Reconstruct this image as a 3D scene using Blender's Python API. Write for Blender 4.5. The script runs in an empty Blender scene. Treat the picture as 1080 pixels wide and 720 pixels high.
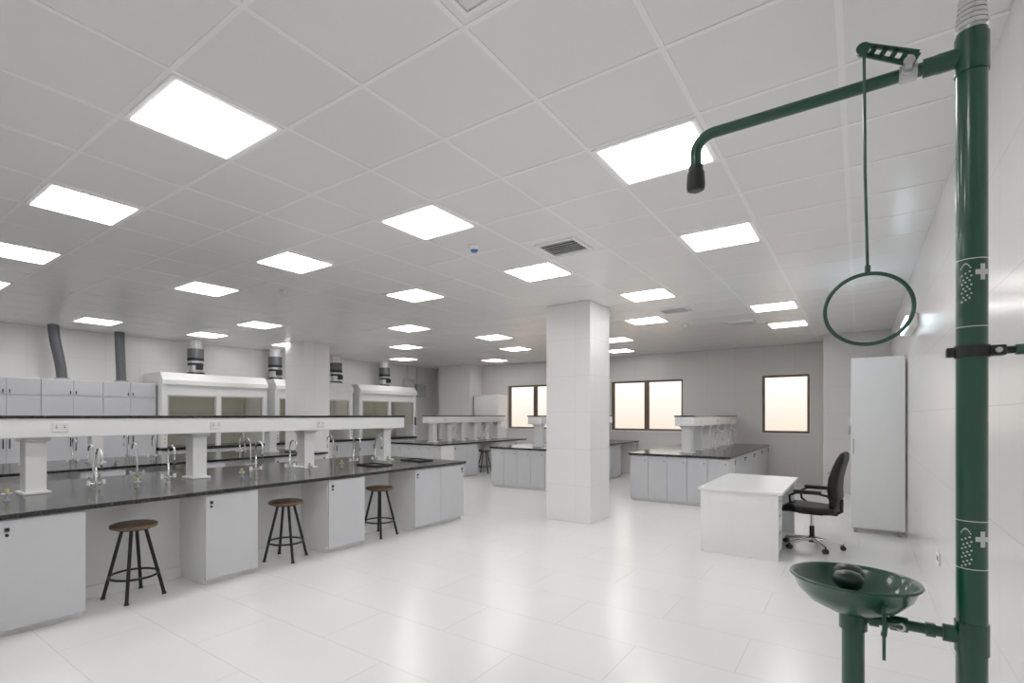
import bpy, bmesh, math, random
from mathutils import Vector, Matrix
scene = bpy.context.scene
H_EYE=1.556; CEIL=3.206
XL=-12.0; XR=0.49; YB=14.2; YF=-2.6

# ---------------------------------------------------------------- materials
def nt(name):
    m=bpy.data.materials.new(name); m.use_nodes=True
    n=m.node_tree; b=n.nodes['Principled BSDF']
    return m,n,b
def mat(name,col,rough=0.5,metal=0.0,var=0.04,nscale=8.0,spec=0.5,coat=0.0,bump=0.0):
    m,n,b=nt(name)
    tc=n.nodes.new('ShaderNodeTexCoord'); nz=n.nodes.new('ShaderNodeTexNoise')
    nz.inputs['Scale'].default_value=nscale; nz.inputs['Detail'].default_value=3
    n.links.new(tc.outputs['Object'],nz.inputs['Vector'])
    mr=n.nodes.new('ShaderNodeMapRange'); mr.inputs['To Min'].default_value=1-var; mr.inputs['To Max'].default_value=1+var
    n.links.new(nz.outputs['Fac'],mr.inputs['Value'])
    mx=n.nodes.new('ShaderNodeVectorMath'); mx.operation='SCALE'; mx.inputs[0].default_value=col
    n.links.new(mr.outputs[0],mx.inputs['Scale']); n.links.new(mx.outputs[0],b.inputs['Base Color'])
    b.inputs['Roughness'].default_value=rough; b.inputs['Metallic'].default_value=metal
    b.inputs['Specular IOR Level'].default_value=spec; b.inputs['Coat Weight'].default_value=coat
    if bump>0:
        bp=n.nodes.new('ShaderNodeBump'); bp.inputs['Strength'].default_value=bump; bp.inputs['Distance'].default_value=0.002
        n.links.new(nz.outputs['Fac'],bp.inputs['Height']); n.links.new(bp.outputs[0],b.inputs['Normal'])
    return m
def tiles(name,c1,c2,cm,w,h,mortar,rough,vertical=False,offset=0.0,ox=0,oy=0,bump=0.3):
    m,n,b=nt(name)
    tc=n.nodes.new('ShaderNodeTexCoord'); sp=n.nodes.new('ShaderNodeSeparateXYZ'); cb=n.nodes.new('ShaderNodeCombineXYZ')
    n.links.new(tc.outputs['Object'],sp.inputs[0])
    if vertical:
        ad=n.nodes.new('ShaderNodeMath'); ad.operation='ADD'
        n.links.new(sp.outputs[0],ad.inputs[0]); n.links.new(sp.outputs[1],ad.inputs[1])
        ad2=n.nodes.new('ShaderNodeMath'); ad2.operation='ADD'; ad2.inputs[1].default_value=100*w+ox
        n.links.new(ad.outputs[0],ad2.inputs[0]); n.links.new(ad2.outputs[0],cb.inputs[0]); n.links.new(sp.outputs[2],cb.inputs[1])
    else:
        ad=n.nodes.new('ShaderNodeVectorMath'); ad.operation='ADD'; ad.inputs[1].default_value=(100*w+ox,100*h+oy,0)
        n.links.new(tc.outputs['Object'],ad.inputs[0])
    br=n.nodes.new('ShaderNodeTexBrick'); br.offset=offset
    br.inputs['Color1'].default_value=(*c1,1); br.inputs['Color2'].default_value=(*c2,1); br.inputs['Mortar'].default_value=(*cm,1)
    br.inputs['Scale'].default_value=1; br.inputs['Mortar Size'].default_value=mortar; br.inputs['Mortar Smooth'].default_value=0.1
    br.inputs['Brick Width'].default_value=w; br.inputs['Row Height'].default_value=h
    n.links.new((cb if vertical else ad).outputs[0],br.inputs['Vector'])
    nz=n.nodes.new('ShaderNodeTexNoise'); nz.inputs['Scale'].default_value=1.3; nz.inputs['Detail'].default_value=4
    n.links.new(tc.outputs['Object'],nz.inputs['Vector'])
    mr=n.nodes.new('ShaderNodeMapRange'); mr.inputs['To Min'].default_value=0.98; mr.inputs['To Max'].default_value=1.02
    n.links.new(nz.outputs['Fac'],mr.inputs['Value'])
    sc=n.nodes.new('ShaderNodeVectorMath'); sc.operation='SCALE'
    n.links.new(br.outputs['Color'],sc.inputs[0]); n.links.new(mr.outputs[0],sc.inputs['Scale'])
    n.links.new(sc.outputs[0],b.inputs['Base Color'])
    b.inputs['Roughness'].default_value=rough
    bp=n.nodes.new('ShaderNodeBump'); bp.inputs['Strength'].default_value=bump; bp.inputs['Distance'].default_value=0.001; bp.invert=True
    n.links.new(br.outputs['Fac'],bp.inputs['Height']); n.links.new(bp.outputs[0],b.inputs['Normal'])
    return m
def emis(name,col,s):
    m,n,b=nt(name)
    b.inputs['Base Color'].default_value=(0.8,0.8,0.8,1)
    b.inputs['Emission Color'].default_value=(*col,1); b.inputs['Emission Strength'].default_value=s
    return m
def glass(name,tint=(1,1,1),rough=0.0):
    # thin architectural glass: fresnel reflection on the front face only (no internal reflection on the way out)
    m=bpy.data.materials.new(name); m.use_nodes=True; n=m.node_tree; n.nodes.clear()
    o=n.nodes.new('ShaderNodeOutputMaterial'); t=n.nodes.new('ShaderNodeBsdfTransparent'); g=n.nodes.new('ShaderNodeBsdfGlossy')
    t.inputs[0].default_value=(*tint,1); g.inputs['Roughness'].default_value=rough
    f=n.nodes.new('ShaderNodeFresnel'); f.inputs[0].default_value=1.5
    ge=n.nodes.new('ShaderNodeNewGeometry'); su=n.nodes.new('ShaderNodeMath'); su.operation='SUBTRACT'; su.inputs[0].default_value=1
    n.links.new(ge.outputs['Backfacing'],su.inputs[1])
    mu=n.nodes.new('ShaderNodeMath'); mu.operation='MULTIPLY'; n.links.new(f.outputs[0],mu.inputs[0]); n.links.new(su.outputs[0],mu.inputs[1])
    mx=n.nodes.new('ShaderNodeMixShader'); n.links.new(mu.outputs[0],mx.inputs[0]); n.links.new(t.outputs[0],mx.inputs[1]); n.links.new(g.outputs[0],mx.inputs[2])
    n.links.new(mx.outputs[0],o.inputs[0]); return m

M={}
M['floor']=tiles('floor_porcelain',(.86,.857,.848),(.84,.837,.828),(.71,.705,.695),1.2,.6,.0032,.22,offset=.5,oy=.1)
M['wall']=tiles('wall_tile',(.86,.853,.845),(.85,.843,.835),(.68,.67,.66),.62,.5335,.002,.22,True)
M['wallgrey']=tiles('wall_tile_grey',(.75,.735,.72),(.73,.715,.70),(.61,.60,.585),.62,.5335,.002,.3,True)
M['ceil']=mat('ceiling_tile',(.835,.832,.828),.28,var=.012,nscale=60,bump=.05)
M['tbar']=mat('ceiling_tbar',(.92,.92,.915),.4,var=.01)
M['led']=emis('led_diffuser',(1,.988,.975),10.5)
M['white']=mat('white_laminate',(.84,.84,.84),.35,var=.02)
M['whiteg']=mat('white_powdercoat',(.87,.87,.875),.3,var=.01)
M['grey']=mat('grey_door_laminate',(.60,.605,.63),.35,var=.02)
M['grey2']=mat('mid_grey_panel',(.40,.41,.43),.4,var=.02)
M['top']=mat('black_phenolic_top',(.014,.0135,.014),.16,var=.2,nscale=30)
M['black']=mat('black_plastic',(.014,.014,.015),.4,var=.1)
M['blackm']=mat('black_metal',(.012,.012,.013),.35,metal=.3,var=.1)
M['leather']=mat('black_leather',(.011,.010,.010),.5,var=.2,nscale=60,bump=.2,spec=.3)
M['steel']=mat('brushed_steel',(.55,.56,.57),.3,metal=1,var=.05)
M['chrome']=mat('chrome',(.75,.75,.76),.12,metal=1,var=.02)
M['alu']=mat('galvanised_duct',(.13,.135,.145),.45,metal=.3,var=.15,nscale=20)
M['green']=mat('green_enamel',(.002,.060,.034),.28,var=.1,nscale=15,coat=.4)
M['greend']=mat('dark_green_plastic',(.003,.020,.014),.35,var=.1)
M['wood']=mat('stool_wood',(.16,.095,.055),.45,var=.3,nscale=12)
M['frame']=mat('brown_aluminium',(.15,.11,.08),.4,metal=.3,var=.05)
M['glass']=glass('window_glass')
M['sash']=glass('sash_glass',(.86,.86,.82))
M['baffle']=mat('hood_baffle',(.56,.55,.49),.45,var=.06,nscale=3)
M['hoodfill']=emis('hood_fill_glow',(1,.98,.92),2.0)
M['yellow']=mat('yellow_knob',(.62,.55,.12),.4)
M['blue']=mat('blue_plastic',(.03,.12,.35),.35)
M['decal']=mat('white_decal',(.6,.62,.6),.5)
M['dark']=mat('dark_recess',(.12,.12,.12),.7)
M['sock']=mat('socket_white',(.8,.8,.8),.35)
M['ledw']=emis('emergency_led',(.72,.9,1),12)

# ---------------------------------------------------------------- builder
class B:
    def __init__(s,name): s.name=name; s.bm=bmesh.new(); s.mats=[]
    def mi(s,k):
        m=M[k]
        if m not in s.mats: s.mats.append(m)
        return s.mats.index(m)
    def box(s,lo,hi,k,bev=0,rot=None,pivot=None):
        i=s.mi(k); lo=Vector(lo); hi=Vector(hi)
        vs=[s.bm.verts.new((x,y,z)) for x in(lo.x,hi.x) for y in(lo.y,hi.y) for z in(lo.z,hi.z)]
        fs=[]
        for q in((0,1,3,2),(4,6,7,5),(0,4,5,1),(2,3,7,6),(0,2,6,4),(1,5,7,3)):
            f=s.bm.faces.new([vs[a] for a in q]); f.material_index=i; fs.append(f)
        if rot is not None:
            bmesh.ops.rotate(s.bm,verts=vs,cent=Vector(pivot) if pivot else (lo+hi)/2,matrix=rot)
        if bev>0:
            es=list({e for f in fs for e in f.edges})
            r=bmesh.ops.bevel(s.bm,geom=es,offset=bev,segments=2,affect='EDGES',profile=.5)
            for f in r['faces']: f.material_index=i
        return s
    def ring(s,c,ax,r,seg,up=None):
        ax=ax.normalized(); u=up if up else (Vector((0,0,1)) if abs(ax.z)<.9 else Vector((1,0,0)))
        a=ax.cross(u).normalized(); b=ax.cross(a).normalized()
        return [c+(a*math.cos(2*math.pi*j/seg)+b*math.sin(2*math.pi*j/seg))*r for j in range(seg)]
    def loft(s,rings,k,caps=True,closed=False,smooth=True):
        i=s.mi(k); V=[[s.bm.verts.new(p) for p in r] for r in rings]; n=len(V[0])
        rng=range(len(V)) if closed else range(len(V)-1)
        for a in rng:
            A=V[a];Bq=V[(a+1)%len(V)]
            for j in range(n):
                f=s.bm.faces.new((A[j],A[(j+1)%n],Bq[(j+1)%n],Bq[j])); f.material_index=i; f.smooth=smooth
        if caps and not closed:
            for r in (rings[0],rings[-1]):
                f=s.bm.faces.new([s.bm.verts.new(p) for p in r]); f.material_index=i
        return s
    def cyl(s,p0,p1,r,k,r2=None,seg=16,caps=True):
        p0=Vector(p0);p1=Vector(p1);ax=p1-p0
        return s.loft([s.ring(p0,ax,r,seg),s.ring(p1,ax,r if r2 is None else r2,seg)],k,caps)
    def tube(s,pts,r,k,seg=10,closed=False):
        P=[Vector(p) for p in pts]; n=len(P); rings=[]
        N=None
        for i in range(n):
            if closed: t=P[(i+1)%n]-P[i-1]
            else: t=P[min(i+1,n-1)]-P[max(i-1,0)]
            t.normalize()
            if N is None: N=t.orthogonal().normalized()
            else: N=(N-t*N.dot(t)).normalized()
            Bn=t.cross(N)
            rr=r[i] if isinstance(r,(list,tuple)) else r
            rings.append([P[i]+(N*math.cos(2*math.pi*j/seg)+Bn*math.sin(2*math.pi*j/seg))*rr for j in range(seg)])
        return s.loft(rings,k,True,closed)
    def lathe(s,prof,c,k,seg=32):
        c=Vector(c)
        rings=[[c+Vector((r*math.cos(2*math.pi*j/seg),r*math.sin(2*math.pi*j/seg),z)) for j in range(seg)] for r,z in prof]
        return s.loft(rings,k,False)
    def prism(s,poly,ax,a,b,k):
        def P(u,v,w): return {'x':(w,u,v),'y':(u,w,v),'z':(u,v,w)}[ax]
        return s.loft([[Vector(P(u,v,a)) for u,v in poly],[Vector(P(u,v,b)) for u,v in poly]],k,True,smooth=False)
    def done(s,loc=None,rotz=0,parent=None):
        bmesh.ops.recalc_face_normals(s.bm,faces=s.bm.faces)
        me=bpy.data.meshes.new(s.name); s.bm.to_mesh(me); s.bm.free()
        for m in s.mats: me.materials.append(m)
        o=bpy.data.objects.new(s.name,me); scene.collection.objects.link(o)
        if loc: o.location=loc
        if parent: o.parent=parent; o.location=-Vector(parent.location)
        o.rotation_euler[2]=rotz
        return o
def copy(o,loc,rotz=0):
    c=bpy.data.objects.new(o.name.split('.')[0],o.data); scene.collection.objects.link(c); c.location=loc; c.rotation_euler[2]=rotz; return c
def arc(c,r,a0,a1,n,u,v):
    c=Vector(c);u=Vector(u);v=Vector(v)
    return [c+u*r*math.cos(a0+(a1-a0)*i/n)+v*r*math.sin(a0+(a1-a0)*i/n) for i in range(n+1)]

# ---------------------------------------------------------------- shell
b=B('floor'); b.box((XL-.2,YF-.2,-.15),(XR+.2,YB+.2,0),'floor'); b.done()
b=B('wall_right'); b.box((XR,YF-.2,0),(XR+.2,YB+.2,CEIL),'wall'); b.done()
b=B('wall_left'); b.box((XL-.2,YF-.2,0),(XL,YB+.2,CEIL),'wall'); b.done()
b=B('wall_front'); b.box((XL,YF-.2,0),(XR,YF,CEIL),'wall'); b.done()
WZ0,WZ1=1.146,2.506
wins=[(-9.0,-7.08),(-5.56,-3.64),(-1.84,-.894)]
b=B('wall_back')
b.box((XL,YB,0),(XR,YB+.25,WZ0),'wallgrey'); b.box((XL,YB,WZ1),(XR,YB+.25,CEIL),'wallgrey')
xs=[XL]+[v for w in wins for v in w]+[XR]
for i in range(0,len(xs),2): b.box((xs[i],YB,WZ0),(xs[i+1],YB+.25,WZ1),'wallgrey')
b.done()
for i,(a,c) in enumerate(wins):
    b=B('window_%d'%(i+1)); t=.05; y0,y1=YB+.06,YB+.13
    b.box((a,y0,WZ0),(c,y1,WZ0+t),'frame'); b.box((a,y0,WZ1-t),(c,y1,WZ1),'frame')
    b.box((a,y0,WZ0+t),(a+t,y1,WZ1-t),'frame'); b.box((c-t,y0,WZ0+t),(c,y1,WZ1-t),'frame')
    if c-a>1.2: 
        mid=(a+c)/2; b.box((mid-.05,y0,WZ0+t),(mid+.05,y1,WZ1-t),'frame')
        for xx in (a+t,mid+.05):
            b.box((xx,y0+.01,WZ0+t),(xx+.022,y1-.01,WZ1-t),'frame')
    b.box((a+t,YB+.09,WZ0+t),(c-t,YB+.096,WZ1-t),'glass')
    b.box((a,YB-.02,WZ0-.03),(c,YB,WZ0),'white')
    b.done()
def column(name,x0,x1,y0,y1,k='wall'):
    b=B(name); b.box((x0,y0,0),(x1,y1,CEIL),k,bev=.004); return b.done()
column('column',-3.75,-3.05,7.0,7.72); column('column',-10.45,-9.75,7.0,7.7)
column('column',-11.3,-10.0,13.5,YB,'wall'); column('column',-.58,XR,12.9,YB,'wallgrey')
TX,TY=.6363,.6375; GX0=-1.02+TX/2; GY0=1.445-TY/2
b=B('ceiling'); b.box((XL-.2,YF-.2,CEIL),(XR+.2,YB+.25,CEIL+.15),'ceil')
x=GX0+2*TX
while x>XL:
    if x<XR: b.box((x-.013,YF,CEIL-.0030),(x+.013,YB,CEIL),'tbar')
    x-=TX
y=GY0-6*TY
while y<YB:
    if y>YF: b.box((XL,y-.013,CEIL-.0035),(XR,y+.013,CEIL),'tbar')
    y+=TY
b.done()
cells=[(1,0),(2,0),(3,0),(4,0),(5,0),
 (0,1),(1,1),(2,1),(3,1),(5,1),
 (0,2),(1,2),(2,2),(4,2),(5,2),
 (.66,3),(3,3),(5,3),
 (0,4),(1,4),(4,4),(2.66,4),
 (0,5),(3,5),(5,5),(1.66,5),
 (2,6),(4,6),
 (0,-1),(1,-1),(2,-1),(3,-1),(5,-1)]
pan=None
for cx,cy in cells:
    X=-1.02-cx*3*TX; Y=1.445+cy*3*TY
    if abs(cx-round(cx))>.1: X=-1.02-round(cx*3)*TX
    if pan is None:
        b=B('ceiling_light_panel'); w=TX/2-.013; v=.272
        z0=CEIL-.012; z1=CEIL-.0005
        b.box((-w,-w,z0),(w,-v,z1),'tbar',.002); b.box((-w,v,z0),(w,w,z1),'tbar',.002)
        b.box((-w,-v,z0),(-v,v,z1),'tbar'); b.box((v,-v,z0),(w,v,z1),'tbar')
        b.box((-v,-v,CEIL-.016),(v,v,CEIL-.004),'led')
        pan=b.done(loc=(X,Y,0))
    else: copy(pan,(X,Y,0))
def grille(X,Y,w=.21):
    b=B('air_diffuser'); z=CEIL-.02
    b.box((-w,-w,z),(w,-w+.03,CEIL),'tbar'); b.box((-w,w-.03,z),(w,w,CEIL),'tbar'); b.box((-w,-w+.03,z),(-w+.03,w-.03,CEIL),'tbar'); b.box((w-.03,-w+.03,z),(w,w-.03,CEIL),'tbar')
    b.box((-w+.03,-w+.03,CEIL-.006),(w-.03,w-.03,CEIL-.004),'dark')
    for i in range(6):
        yy=-w+.06+i*.058
        b.box((-w+.03,yy-.016,CEIL-.018),(w-.03,yy+.014,CEIL-.014),'tbar',rot=Matrix.Rotation(.5,3,'X'))
    return b.done(loc=(X,Y,0))
grille(-1.02-2*TX,1.445+5*TY); grille(-1.02-2*TX,1.445+11*TY); grille(-1.02-1*TX,1.445+14*TY)
def smoke(X,Y,k='sock'):
    b=B('smoke_detector'); b.lathe([(.001,-.055),(.02,-.055),(.03,-.045),(.05,-.03),(.055,-.012),(.055,0)],(0,0,CEIL-.005),'sock',24)
    kk='blue' if k=='blue' else 'sock'
    b.lathe([(.001,-.062),(.028,-.06),(.036,-.046),(.038,-.036)],(0,0,CEIL-.005),kk,16)
    return b.done(loc=(X,Y,0))
smoke(-2.97,4.08,'blue'); smoke(-2.5,9.9); smoke(-6.0,4.0); smoke(-4.6,9.8)
b=B('ceiling_access_hatch')
w=.27
for (a,c,d,e) in((-w,-w,w,-w+.02),(-w,w-.02,w,w),(-w,-w+.02,-w+.02,w-.02),(w-.02,-w+.02,w,w-.02)): b.box((a,c,CEIL-.01),(d,e,CEIL),'tbar')
b.box((-w+.028,-w+.028,CEIL-.006),(w-.028,w-.028,CEIL),'ceil')
b.done(loc=(-1.02,1.445,0))

# ---------------------------------------------------------------- benches
ZT=.87
def doors_x(b,xf,sgn,y0,y1,n,depth=.5,bodyk='white'):
    xi=xf-sgn*depth
    lo,hi=sorted((xf-sgn*.02,xi)); b.box((lo,y0,.07),(hi,y1,ZT-.035),bodyk)
    lo,hi=sorted((xf-sgn*.06,xi)); b.box((lo,y0+.004,0),(hi,y1-.004,.07),'white')
    w=(y1-y0)/n
    for i in range(n):
        a=y0+i*w+.003; c=y0+(i+1)*w-.003
        lo,hi=sorted((xf-sgn*.019,xf)); b.box((lo,a,.055),(hi,c,ZT-.045),'grey',.002)
        yl=a+.05 if i%2==0 else c-.05
        lo,hi=sorted((xf,xf+sgn*.012)); b.box((lo,yl-.013,ZT-.125),(hi,yl+.013,ZT-.098),'black',.002)
        b.cyl((xf,yl,ZT-.15),(xf+sgn*.008,yl,ZT-.15),.011,'black',seg=12)
def doors_y(b,yf,x0,x1,n,depth=.5):
    b.box((x0,yf+.02,.07),(x1,yf+depth,ZT-.035),'white'); b.box((x0+.01,yf+.05,0),(x1-.01,yf+depth,.07),'white')
    w=(x1-x0)/n
    for i in range(n):
        a=x0+i*w+.003;c=x0+(i+1)*w-.003
        b.box((a,yf,.055),(c,yf+.019,ZT-.045),'grey',.002)
        b.cyl((c-.05,yf-.008,ZT-.13),(c-.05,yf,ZT-.13),.01,'black',seg=10)
def bench(x0,x1,y0,y1,east,west,end=None):
    E=bpy.data.objects.new('lab_bench',None); scene.collection.objects.link(E); E.location=((x0+x1)/2,(y0+y1)/2,0)
    b=B('worktop'); b.box((x0,y0,ZT-.035),(x1,y1,ZT),'top',.004); b.done(parent=E)
    f=.025
    ys=y0+(.5 if end else f)
    b=B('service_core'); b.box((x0+f+.5,ys,0),(x1-f-.5,y1-f,ZT-.035),'white')
    for (t,a,c,n) in east:
        if t!='c': b.box((x1-f-.5,a,0),(x1-f-.475,c,.10),'white')
    for (t,a,c,n) in west:
        if t!='c': b.box((x0+f+.475,a,0),(x0+f+.5,c,.10),'white')
    b.done(parent=E)
    for side,lst in ((1,east),(-1,west)):
        for (t,a,c,n) in lst:
            if t=='c':
                b=B('base_cabinet'); doors_x(b,x1-f if side>0 else x0+f,side,a,c,n); b.done(parent=E)
    if end:
        b=B('end_cabinet'); doors_y(b,y0+f,x0+f,x1-f,end); b.done(parent=E)
    return E
near=[('c',-.52,0,1),('k',0,.9,1),('c',.9,1.42,1),('k',1.42,2.34,1),('c',2.34,2.86,1),('k',2.86,3.72,1),('c',3.72,4.26,1),('k',4.26,5.14,1),('c',5.14,6.225,2)]
bench(-6.75,-4.70,-.55,6.25,near,near)
bench(-9.7,-7.95,-.55,6.25,near,near)
def far(y0,y1):
    r=[];y=y0;i=0
    while y<y1-.3:
        e=min(y+(1.04 if i%2==0 else .85),y1); r.append(('c' if i%2==0 else 'k',y,e,2 if i%2==0 else 1)); y=e;i+=1
    return r
full=[('c',9.98,14.17,8)]
bench(-3.38,-1.68,9.46,14.19,full,full,5)
bench(-6.47,-4.77,9.46,14.19,far(9.98,14.17),far(9.98,14.17),5)
bench(-9.56,-7.86,9.46,13.45,far(9.98,13.42),far(9.98,13.42),5)

def shelf(xc,y0,y1,posts,hw=.17):
    b=B('reagent_shelf'); zb=1.365
    b.box((xc-hw,y0,zb),(xc+hw,y1,1.53),'whiteg',.004)
    b.box((xc-hw-.01,y0-.01,1.53),(xc+hw+.01,y1+.01,1.555),'top',.003)
    for y in posts:
        b.box((xc-.125,y-.10,ZT),(xc+.125,y+.10,ZT+.022),'whiteg',.004)
        b.box((xc-.085,y-.075,ZT+.022),(xc+.085,y+.075,zb),'whiteg',.006)
        b.box((xc-.11,y-.10,zb-.035),(xc+.11,y+.10,zb),'whiteg',.004)
    y=y0+.5
    while y<y1-.3:
        b.box((xc+hw,y-.06,zb+.045),(xc+hw+.008,y+.06,zb+.125),'sock',.003)
        for dy in(-.03,.03):
            b.box((xc+hw+.008,y+dy-.008,zb+.08),(xc+hw+.0095,y+dy+.008,zb+.088),'dark')
            b.box((xc+hw+.008,y+dy-.003,zb+.097),(xc+hw+.0095,y+dy+.003,zb+.107),'dark')
        y+=1.4
    return b.done()
shelf(-5.80,-.4,5.88,[-.07,1.35,2.77,4.19,5.6])
shelf(-8.83,-.4,5.88,[-.07,1.35,2.77,4.19,5.6])
for xc,ye in((-2.52,14.0),(-5.62,14.0),(-8.71,13.3)):
    n=5; shelf(xc,9.95,ye,[10.15+i*(ye-10.35)/n for i in range(n+1)])

b=B('lab_faucet')
b.cyl((0,0,0),(0,0,.02),.028,'chrome'); b.cyl((0,0,.02),(0,0,.09),.017,'chrome'); 
b.tube([(0,0,.09),(0,0,.32)]+arc((.07,0,.32),.07,math.pi,.15*math.pi*-1,12,(1,0,0),(0,0,1))+[(.133,0,.25)],.0095,'chrome',10)
b.cyl((.133,0,.25),(.13,0,.21),.012,'chrome',r2=.008,seg=10)
for s in(-1,1):
    b.cyl((0,0,.06),(0,s*.06,.075),.009,'chrome',seg=10); b.cyl((0,s*.06,.06),(0,s*.06,.10),.015,'sock',seg=12)
fa=b.done(loc=(-5.5,1.73,ZT))
fl=[(-5.5,2.35,0),(-5.5,3.3,0),(-5.5,3.75,0),(-5.5,4.75,0),(-5.5,5.15,0),(-6.12,1.9,math.pi),(-6.12,2.3,math.pi),(-6.12,3.6,math.pi),(-6.12,4.9,math.pi),
 (-8.5,1.9,0),(-8.5,2.4,0),(-8.5,3.4,0),(-8.5,4.8,0),(-9.15,3.3,math.pi),
 (-2.2,10.9,0),(-2.2,12.2,0),(-5.3,10.7,0),(-5.3,12.2,0),(-8.4,10.6,0),(-8.4,12.0,0)]
for x,y,r in fl: copy(fa,(x,y,ZT),r)
b=B('gas_tap')
b.cyl((0,0,0),(0,0,.012),.025,'steel'); b.cyl((0,0,.012),(0,0,.07),.012,'steel'); b.cyl((0,-.035,.055),(0,.035,.055),.008,'steel',seg=10)
b.cyl((0,0,.07),(0,0,.095),.017,'yellow',r2=.013); b.cyl((.0,0,.05),(.055,0,.045),.007,'steel',r2=.005,seg=10)
ga=b.done(loc=(-5.45,1.1,ZT))
for x,y in((-5.45,2.05),(-5.45,3.1),(-5.45,4.0),(-5.45,4.5),(-5.45,5.35),(-8.45,1.6),(-8.45,2.9),(-8.45,4.0),(-2.15,11.5),(-5.25,11.5)): copy(ga,(x,y,ZT))
for (sx,sy) in((-5.35,5.86),(-5.3,4.95),(-8.35,5.86)):
    b=B('bench_sink'); 
    for a in((-.2,-.15,.2,-.12),(-.2,.12,.2,.15),(-.2,-.12,-.17,.12),(.17,-.12,.2,.12)): b.box((a[0],a[1],0),(a[2],a[3],.02),'black',.003)
    b.box((-.17,-.12,.001),(.17,.12,.004),'black'); b.cyl((0,0,.004),(0,0,.007),.02,'steel')
    b.done(loc=(sx,sy,ZT))

b=B('lab_stool')
hz=.63
b.lathe([(.001,hz),(.168,hz),(.178,hz-.005),(.181,hz-.016),(.177,hz-.030),(.165,hz-.034),(.001,hz-.034)],(0,0,0),'wood',32)
b.cyl((0,0,hz-.047),(0,0,hz-.034),.13,'blackm',seg=24)
for i in range(4):
    a=math.pi/4+i*math.pi/2; ca,sa=math.cos(a),math.sin(a)
    b.cyl((.085*ca,.085*sa,hz-.04),(.228*ca,.228*sa,.012),.0145,'blackm',seg=12)
    b.cyl((.228*ca,.228*sa,.016),(.230*ca,.230*sa,0),.019,'black',seg=12)
z=.19
r=.085+.143*(hz-.04-z)/(hz-.052)
b.tube([(r*math.cos(t*math.pi/16),r*math.sin(t*math.pi/16),z) for t in range(32)],.010,'blackm',8,True)
st=b.done(loc=(-4.96,1.84,0),rotz=.2)
for p,r in (((-4.96,3.33,0),.5),((-4.96,4.72,0),.1),((-8.0,11.45,0),.3),((-4.95,11.45,0),.2),((-8.2,3.3,0),.2)): copy(st,p,r)

# ---------------------------------------------------------------- left wall
for i in range(5):
    y0=4.60-.93*(i+1); y1=y0+.93-.004
    if y0<-0.2: continue
    b=B('tall_storage_cabinet'); xf=-11.3
    b.box((XL+.005,y0,.08),(xf-.02,y1,2.20),'white'); b.box((XL+.005,y0+.005,0),(xf-.06,y1-.005,.08),'grey2')
    m=(y0+y1)/2
    for a,c in((y0+.004,m-.003),(m+.003,y1-.004)):
        b.box((xf-.019,a,.09),(xf,c,1.90),'grey',.003); b.box((xf-.019,a,1.915),(xf,c,2.19),'grey',.003)
    b.box((xf,m-.05,1.0),(xf+.02,m-.035,1.16),'black',.003); b.box((xf,m+.035,1.0),(xf+.02,m+.05,1.16),'black',.003)
    b.box((xf,m-.05,1.94),(xf+.015,m-.035,2.0),'black',.003); b.box((xf,m+.035,1.94),(xf+.015,m+.05,2.0),'black',.003)
    b.done()
def hood(y0,y1):
    b=B('fume_hood'); xb=XL+.01; xf=-11.15; zt=2.44
    b.box((xb,y0,.08),(xf-.03,y1,.84),'white'); b.box((xb,y0+.01,0),(xf-.08,y1-.01,.08),'grey2')
    n=4; w=(y1-y0)/n
    for i in range(n):
        b.box((xf-.03,y0+i*w+.004,.10),(xf-.012,y0+(i+1)*w-.004,.82),'grey',.003)
        yl=y0+(i+1)*w-.05 if i%2==0 else y0+i*w+.05
        b.box((xf-.012,yl-.007,.6),(xf+.008,yl+.007,.75),'black',.003)
    b.box((xb,y0,.84),(xf+.02,y1,.90),'top',.005)
    b.box((xb,y0,.90),(xf,y0+.11,zt-.25),'whiteg',.006); b.box((xb,y1-.11,.90),(xf,y1,zt-.25),'whiteg',.006)
    m=(y0+y1)/2
    b.box((xf-.06,m-.05,.90),(xf-.002,m+.05,zt-.35),'whiteg',.004)
    b.box((xb,y0+.11,.90),(xb+.05,y1-.11,zt-.25),'baffle')
    for z in(1.2,1.6): b.box((xb+.05,y0+.2,z),(xb+.06,y1-.2,z+.02),'grey2')
    b.prism([(xb,zt-.25),(xf+.04,zt-.25),(xf+.04,zt-.16),(xf-.08,zt),(xb,zt)],'y',y0,y1,'whiteg')
    b.box((xf-.05,y0+.11,1.98),(xf-.005,y1-.11,zt-.25),'whiteg')
    b.box((xf-.3,y0+.3,2.17),(xf-.15,y1-.3,2.188),'hoodfill')  # glowing strip added out of sight to brighten the hood interior
    for a,c in((y0+.12,m-.055),(m+.055,y1-.12)):
        b.box((xf-.045,a,1.25),(xf-.035,c,1.98),'sash')
        for q in((a,1.22,c,1.27),(a,1.95,c,1.985),(a,1.27,a+.03,1.95),(c-.03,1.27,c,1.95)):
            b.box((xf-.055,q[0],q[1]),(xf-.025,q[2],q[3]),'steel')
    b.box((xf,y1-.09,1.25),(xf+.012,y1-.02,1.5),'black',.003)
    for z in(1.0,1.08,1.16): b.cyl((xf,y1-.055,z),(xf+.025,y1-.055,z),.012,'blue',seg=10); b.cyl((xf,y0+.055,z),(xf+.025,y0+.055,z),.012,'yellow',seg=10)
    b.done()
for a,c in((4.64,6.98),(7.2,9.6),(9.85,12.2)): hood(a,c)
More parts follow.
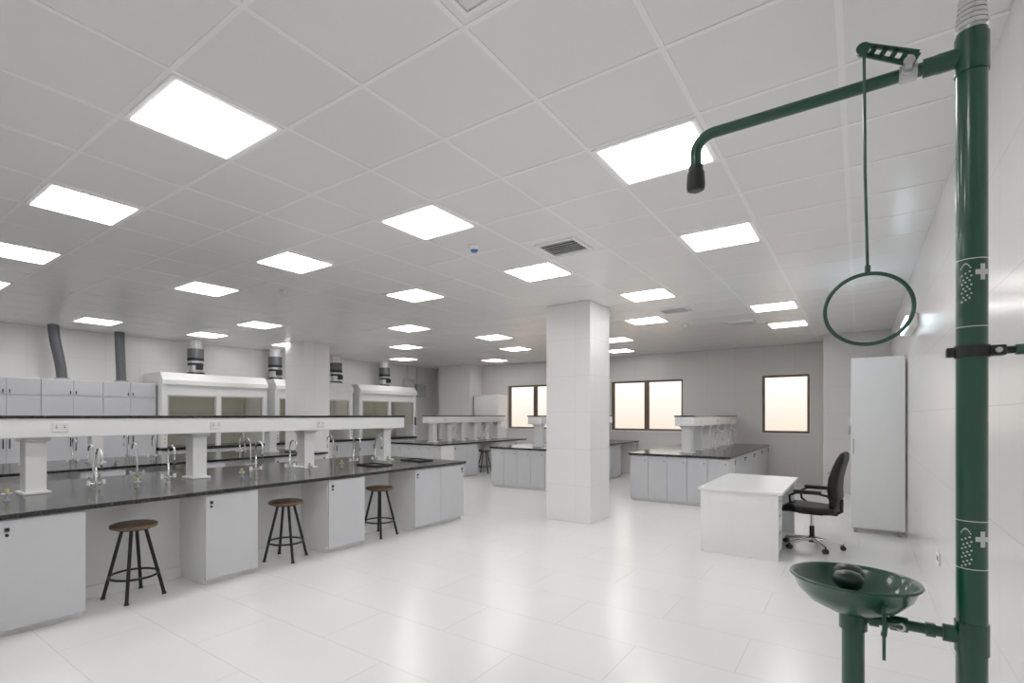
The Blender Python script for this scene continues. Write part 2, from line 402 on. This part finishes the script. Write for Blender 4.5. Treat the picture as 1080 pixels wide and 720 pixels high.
def exhaust(y,z0=2.445):
    b=B('exhaust_duct'); x=-11.55
    b.cyl((x,y,z0),(x,y,z0+.05),.19,'black',r2=.17,seg=24); b.cyl((x,y,z0+.05),(x,y,z0+.30),.13,'steel',seg=24)
    b.cyl((x,y,z0+.20),(x,y,z0+.25),.16,'black',seg=24); b.cyl((x,y,z0+.30),(x,y,z0+.36),.17,'blackm',seg=24)
    b.cyl((x,y,z0+.36),(x,y,z0+.56),.165,'alu',seg=24); b.cyl((x,y,z0+.56),(x,y,CEIL-.006),.13,'whiteg',seg=24)
    b.box((x+.12,y-.06,z0+.1),(x+.22,y+.06,z0+.22),'black',.006)
    b.done()
for y in(5.5,7.45,9.35,11.2): exhaust(y)
def flex(y,dx):
    b=B('flexible_exhaust_duct'); n=70; P=[];R=[]
    for i in range(n+1):
        t=i/n; z=2.205+t*(CEIL-.008-2.205)
        P.append((-11.6, y+dx*(t-.5 -.08*math.sin(2*math.pi*t)),z)); R.append(.085+(.006 if i%2 else -.006))
    b.tube(P,R,'alu',18); b.cyl((-11.6,y-dx*.5,2.2),(-11.6,y-dx*.5,2.24),.12,'steel',seg=20)
    b.done()
flex(3.05,-.13); flex(4.06,-.03); flex(1.9,.1)
b=B('electrical_panel'); b.box((XL+.002,12.45,2.3),(XL+.2,12.85,2.75),'steel',.008); b.box((XL+.002,12.9,2.2),(XL+.25,13.35,2.6),'grey2',.008)
b.box((XL+.002,12.5,1.72),(XL+.18,12.95,2.2),'grey',.008); b.tube([(XL+.05,12.65,2.75),(XL+.05,12.65,CEIL-.01)],.02,'steel'); b.tube([(XL+.05,13.1,2.6),(XL+.05,13.1,CEIL-.01)],.02,'steel')
b.box((XL+.2,12.5,2.35),(XL+.205,12.8,2.7),'grey',.002); b.done()
b=B('white_cabinet'); b.box((-9.92,13.62,.08),(-9.0,14.18,2.2),'whiteg',.004)
for a,c in((-9.91,-9.463),(-9.457,-9.01)): b.box((a,13.6,.1),(c,13.62,1.6),'whiteg',.003); b.box((a,13.6,1.61),(c,13.62,2.19),'whiteg',.003)
b.box((-9.9,13.65,0),(-9.02,14.15,.08),'grey2'); b.box((-9.49,13.585,.9),(-9.475,13.6,1.1),'steel'); b.box((-9.445,13.585,.9),(-9.43,13.6,1.1),'steel'); b.done()

# ---------------------------------------------------------------- right side cabinet
b=B('tall_white_cupboard'); x0,x1,y0,y1=-.085,.47,8.67,9.12
for xx in(x0+.03,x1-.07):
    for yy in(y0+.03,y1-.07): b.box((xx,yy,0),(xx+.04,yy+.04,.06),'grey2')
b.box((x0,y0+.02,.06),(x1,y1,2.32),'whiteg',.005)
b.box((x0+.003,y0,.075),(x1-.003,y0+.019,2.30),'whiteg',.004)
b.box((x0+.02,y0-.015,1.05),(x0+.035,y0,1.25),'steel',.003)
b.box((x0-.03,y0+.12,1.3),(x0,y0+.2,1.42),'grey2',.004); b.box((x0-.025,y0+.12,1.46),(x0,y0+.2,1.52),'sock',.004)
b.done()
b=B('office_desk'); x0,x1,y0,y1=-1.46,-.66,6.42,8.18; zt=.735
b.box((x0-.015,y0-.015,zt-.03),(x1+.02,y1+.015,zt),'whiteg',.004)
b.box((x0+.01,y0+.005,0),(x1-.02,y0+.03,zt-.03),'whiteg',.002); b.box((x0+.01,y1-.03,0),(x1-.02,y1-.005,zt-.03),'whiteg',.002)
b.box((x0+.012,y0+.03,.02),(x0+.03,y1-.03,zt-.03),'whiteg')
b.box((x1-.52,y0+.04,.05),(x1-.05,y0+.44,zt-.06),'whiteg')
for i,(a,c) in enumerate(((.06,.32),(.33,.50),(.51,.665))):
    b.box((x1-.05,y0+.045,a),(x1-.03,y0+.435,c),'whiteg',.003); b.box((x1-.03,y0+.17,c-.05),(x1-.018,y0+.31,c-.035),'steel',.002)
for yy in(y0+.07,y0+.40):
    for xx in(x1-.48,x1-.1): b.cyl((xx,yy,0),(xx,yy,.05),.018,'black',seg=10)
b.done()
b=B('office_chair')
for i in range(5):
    a=2*math.pi*i/5+.3; ca,sa=math.cos(a),math.sin(a)
    b.tube([(.02*ca,.02*sa,.11),(.15*ca,.15*sa,.10),(.30*ca,.30*sa,.07)],[.026,.02,.015],'chrome',10)
    tx,ty=-sa,ca
    b.cyl((.30*ca,.30*sa,.05),(.30*ca,.30*sa,.08),.01,'black',seg=8)
    for s in(-1,1):
        c=Vector((.30*ca,.30*sa,.028)); o=Vector((tx,ty,0))*s
        b.cyl(c+o*.006,c+o*.024,.028,'black',seg=16)
b.cyl((0,0,.07),(0,0,.14),.035,'black'); b.cyl((0,0,.14),(0,0,.26),.026,'black'); b.cyl((0,0,.26),(0,0,.41),.015,'chrome')
b.box((-.12,-.09,.40),(.12,.09,.435),'black',.008)
def rrect(cx,cy,cz,u,v,w,h,n=24):
    u=Vector(u);v=Vector(v);c=Vector((cx,cy,cz));out=[]
    for j in range(n):
        t=2*math.pi*j/n; ct,s_=math.cos(t),math.sin(t); e=.45
        out.append(c+u*w*math.copysign(abs(ct)**e,ct)+v*h*math.copysign(abs(s_)**e,s_))
    return out
X,Y,Z=(1,0,0),(0,1,0),(0,0,1)
prof=[(-.27,.20,.02,.455),(-.255,.235,.04,.46),(-.20,.25,.05,.475),(-.05,.255,.05,.47),(.10,.25,.048,.465),(.20,.235,.045,.47),(.245,.20,.03,.48)]
b.loft([rrect(x_,0,z_,Y,Z,w_,h_) for x_,w_,h_,z_ in prof],'leather')
bp=[(.20,.50,.17,.02),(.225,.53,.20,.04),(.235,.62,.225,.05),(.225,.72,.24,.055),(.235,.84,.245,.052),(.265,.96,.235,.046),(.295,1.05,.215,.042),(.315,1.12,.18,.028),(.32,1.14,.13,.01)]
rings=[]
for i,(x_,z_,w_,t_) in enumerate(bp):
    a=bp[max(i-1,0)];c=bp[min(i+1,len(bp)-1)]; tx,tz=c[0]-a[0],c[1]-a[1]; L=math.hypot(tx,tz)
    rings.append(rrect(x_,0,z_,Y,(tz/L,0,-tx/L),w_,t_))
b.loft(rings,'leather')
for z_ in (.66,.78,.90): b.tube([(.181,-.2,z_),(.175,0,z_),(.181,.2,z_)],.004,'black',6)
b.box((.02,-.03,.405),(.25,.03,.425),'black'); b.tube([(.22,0,.42),(.285,0,.46),(.285,0,.6)],.02,'black')
for s in(-1,1):
    yy=s*.285
    b.tube([(.22,s*.22,.60),(.20,yy,.655),(.10,yy,.675),(-.10,yy,.67),(-.17,yy,.63),(-.16,yy,.54),(-.08,yy,.47),(.0,s*.22,.435)],.014,'blackm',10)
    b.box((-.13,yy-.028,.672),(.14,yy+.028,.705),'leather',.012)
b.done(loc=(-.44,7.36,0),rotz=-.12)

b=B('wall_emergency_light'); b.box((XR-.08,7.1,2.48),(XR-.001,8.0,2.61),'sock',.01); b.box((XR-.10,7.13,2.495),(XR-.08,7.97,2.595),'ledw'); b.done()
b=B('wall_socket'); b.box((XR-.012,5.3,.42),(XR-.001,5.44,.51),'sock',.003); b.box((XR-.014,5.335,.445),(XR-.012,5.355,.485),'dark'); b.box((XR-.014,5.385,.445),(XR-.012,5.405,.485),'dark'); b.done()

# ---------------------------------------------------------------- emergency shower
PX,PY=.207,1.667
PR=.0275
b=B('emergency_shower_eyewash')
b.cyl((PX,PY,0),(PX,PY,.015),.08,'green',seg=32); b.cyl((PX,PY,.015),(PX,PY,2.44),PR,'green',seg=40)
b.cyl((PX,PY,2.44),(PX,PY,2.475),.024,'steel',seg=32)
for i in range(6): b.cyl((PX,PY,2.450+i*.012),(PX,PY,2.458+i*.012),.029-.001*i,'chrome',seg=32)
b.cyl((PX,PY,2.47),(PX,PY,2.56),.021,'steel',seg=24); b.cyl((PX,PY,2.56),(PX,PY,CEIL-.002),.018,'steel',seg=24)
za=H_EYE+.834
b.cyl((PX,PY,za-.045),(PX,PY,za+.04),.0305,'green',seg=40)
b.cyl((PX,PY,za),(PX-.06,PY,za),.022,'green',seg=24)
arm=[(PX-.05,PY,za),(PX-.2,PY,za),(-.34,PY,za)]+arc((-.34,PY,za-.05),.05,math.pi/2,math.pi,10,(1,0,0),(0,0,1))[1:]+[(-.39,PY,za-.085)]
b.tube(arm,.0155,'green',20)
b.cyl((PX-.085,PY,za),(PX-.06,PY,za),.021,'green',seg=24)
b.cyl((.112,PY,za),(.078,PY,za),.022,'steel',seg=8); b.cyl((.095,PY-.03,za),(.095,PY,za),.013,'steel',seg=16); b.cyl((.095,PY,za),(.095,PY,za+.028),.012,'steel',seg=16)
b.cyl((-.39,PY,za-.085),(-.39,PY,za-.105),.020,'greend',seg=24); b.lathe([(.018,0),(.024,-.012),(.026,-.05),(.024,-.062),(.016,-.066),(.001,-.064)],(-.39,PY,za-.095),'black',28)
ly=PY-.042; A=Vector((.105,ly,za+.010)); Cc=Vector((.008,ly,za+.072)); D=(Cc-A); L=D.length; D.normalize(); Nn=Vector((D.z,0,-D.x))
if Nn.z<0: Nn=-Nn
def plate(p,q,w,k='green'):
    p=Vector(p);q=Vector(q);d=(q-p).normalized();n_=Vector((-d.z,0,d.x))
    r=[p+n_*w,q+n_*w,q-n_*w,p-n_*w]
    b.loft([[v+Vector((0,-.003,0)) for v in r],[v+Vector((0,.003,0)) for v in r]],k,smooth=False)
plate(A+Nn*.013,Cc+Nn*.010,.005); plate(A-Nn*.013,Cc-Nn*.010,.005)
for i in range(6):
    p=A+D*(L*i/5); plate(p+Nn*.012,p-Nn*.012,.0055)
b.cyl((.095,ly-.008,za+.006),(.095,PY-.02,za+.004),.011,'steel',seg=16)
RX,RY=.013,ly-.003
b.cyl(Cc+Vector((0,-.008,0)),Cc+Vector((0,.008,0)),.014,'green',seg=18)
rc=Vector((.017,RY,H_EYE+.262)); RR=.0865
b.tube([(Cc.x+.002,RY,Cc.z),(Cc.x+.004,RY,H_EYE+.6),(rc.x,RY,rc.z+RR+.002)],.0034,'green',8)
b.cyl((rc.x,RY,rc.z+RR),(rc.x,RY,rc.z+RR+.02),.006,'green',seg=12)
b.tube([(rc.x+RR*math.cos(t*math.pi/32),RY,rc.z+RR*math.sin(t*math.pi/32)) for t in range(64)],.0048,'green',10,True)
for zc in (H_EYE+.147,):
    b.cyl((PX,PY,zc-.014),(PX,PY,zc+.014),.031,'black',seg=36); b.box((PX-.044,PY-.012,zc-.011),(PX-.028,PY+.012,zc+.011),'black',.003)
    b.box((PX+.028,PY-.016,zc-.012),(PX+.055,PY+.016,zc+.012),'black',.003)
    b.cyl((PX+.042,PY-.022,zc),(PX+.042,PY+.022,zc),.006,'steel',seg=10)
    b.cyl((PX+.05,PY,zc),(XR-.012,PY,zc),.0085,'greend',seg=14); b.cyl((PX+.07,PY,zc),(PX+.09,PY,zc),.013,'green',seg=6)
    b.cyl((XR-.014,PY,zc),(XR-.001,PY,zc),.04,'greend',seg=24)
zp=H_EYE-.512; EX=-.012
b.cyl((PX,PY,zp-.035),(PX,PY,zp+.035),.0305,'green',seg=40); b.cyl((PX-.02,PY,zp),(PX-.05,PY,zp),.020,'green',seg=24)
b.cyl((PX-.05,PY,zp),(EX,PY,zp),.0125,'green',seg=20); b.cyl((PX-.08,PY,zp),(PX-.062,PY,zp),.017,'green',seg=6)
b.cyl((.06,PY,zp),(.095,PY,zp),.018,'green',seg=20); b.cyl((.02,PY,zp),(.04,PY,zp),.018,'green',seg=20)
b.cyl((.08,PY-.028,zp),(.08,PY,zp),.010,'steel',seg=14)
zr=H_EYE-.42
q=.84
b.lathe([(r_*q,z_*.95) for r_,z_ in [(.025,-.092),(.06,-.085),(.11,-.062),(.142,-.032),(.155,-.004),(.162,.0),(.165,.004),(.162,.008),(.156,.007),(.150,-.002),(.137,-.028),(.106,-.054),(.058,-.074),(.001,-.080)]],(EX,PY,zr),'green',56)
b.cyl((EX,PY,zr-.125),(EX,PY,zr-.08),.030,'green',seg=28); b.cyl((EX,PY,.0),(EX,PY,zr-.12),.024,'green',seg=28); b.cyl((EX,PY,0),(EX,PY,.012),.07,'green',seg=28)
b.cyl((EX,PY,zr-.08),(EX,PY,zr-.02),.010,'green',seg=14)
b.cyl((EX,PY-.035,zr-.02),(EX,PY+.035,zr-.02),.011,'green',seg=14)
for s in(-1,1):
    c=(EX-.010,PY+s*.036,zr-.004)
    b.lathe([(.012,-.016),(.028,-.004),(.0335,.010),(.032,.018),(.026,.027),(.012,.032),(.001,.033)],c,'greend',24)
px_,py_=.046,1.555
poly=[(py_+.026*math.cos(t*math.pi/10),(zr-.085)+.065*math.sin(t*math.pi/10)) for t in range(20)]
b.prism(poly,'x',px_-.003,px_+.003,'green')
b.tube([(px_,py_,zr-.09),(px_+.005,PY-.06,zp+.01),(.08,PY-.025,zp)],.006,'green',10)
b.tube([(px_,py_+.01,zr-.03),(px_,py_,zr+.006)],.005,'green',8)
def patch(a0,a1,z0,z1,k='decal'):
    R=PR+.0006; n=6; i=b.mi(k)
    V=[[b.bm.verts.new((PX+R*math.cos(a0+(a1-a0)*j/n),PY+R*math.sin(a0+(a1-a0)*j/n),z)) for j in range(n+1)] for z in(z0,z1)]
    for j in range(n):
        f=b.bm.faces.new((V[0][j],V[0][j+1],V[1][j+1],V[1][j])); f.material_index=i; f.smooth=True
d2=math.radians
for zc in(H_EYE+.325,H_EYE-.28):
    a=d2(-56); patch(a-.18,a+.18,zc-.018,zc+.018); patch(a-.5,a-.18,zc-.0055,zc+.0055); patch(a+.18,a+.5,zc-.0055,zc+.0055)
    for r in range(7):
        for c in range(3):
            a=d2(-132+c*14+ (6 if r%2 else 0)); z=zc-.005-r*.010+c*.004; patch(a-.06,a+.06,z-.0018,z+.0018)
    for t in range(8): patch(d2(-138+t*5),d2(-133+t*5),zc+.010+.01*math.sin(t*.45),zc+.013+.01*math.sin(t*.45))
for z in(H_EYE+.357,H_EYE+.203,H_EYE-.241,H_EYE-.350):
    for t in range(10): patch(d2(-200+t*20),d2(-180+t*20),z-.001,z+.001)
b.done()

# ---------------------------------------------------------------- world
w=bpy.data.worlds.new('World'); scene.world=w; w.use_nodes=True; n=w.node_tree
bg=n.nodes['Background']; tc=n.nodes.new('ShaderNodeTexCoord'); sp=n.nodes.new('ShaderNodeSeparateXYZ'); cr=n.nodes.new('ShaderNodeValToRGB'); mr=n.nodes.new('ShaderNodeMapRange')
n.links.new(tc.outputs['Generated'],sp.inputs[0]); n.links.new(sp.outputs[2],mr.inputs['Value']); mr.inputs['From Min'].default_value=-.1; mr.inputs['From Max'].default_value=.2
n.links.new(mr.outputs[0],cr.inputs[0]); e=cr.color_ramp.elements
e[0].position=0; e[0].color=(.62,.48,.36,1); e[1].position=1; e[1].color=(1,.96,.90,1)
k=e.new(.25); k.color=(.66,.56,.46,1); k=e.new(.40); k.color=(.72,.655,.58,1); k=e.new(.58); k.color=(.88,.84,.79,1)
n.links.new(cr.outputs[0],bg.inputs[0]); bg.inputs[1].default_value=1.5

# ---------------------------------------------------------------- camera
cd=bpy.data.cameras.new('camera'); co=bpy.data.objects.new('camera',cd); scene.collection.objects.link(co)
co.location=(0,0,H_EYE); co.rotation_euler=(math.radians(90),0,math.radians(37.33))
cd.sensor_width=36; cd.lens=36*548/1080; cd.shift_x=52/1080; cd.shift_y=78/1080; cd.clip_start=.05
scene.camera=co
scene.view_settings.view_transform='Standard'; scene.view_settings.look='None'; scene.view_settings.exposure=0.05; scene.view_settings.gamma=1.08
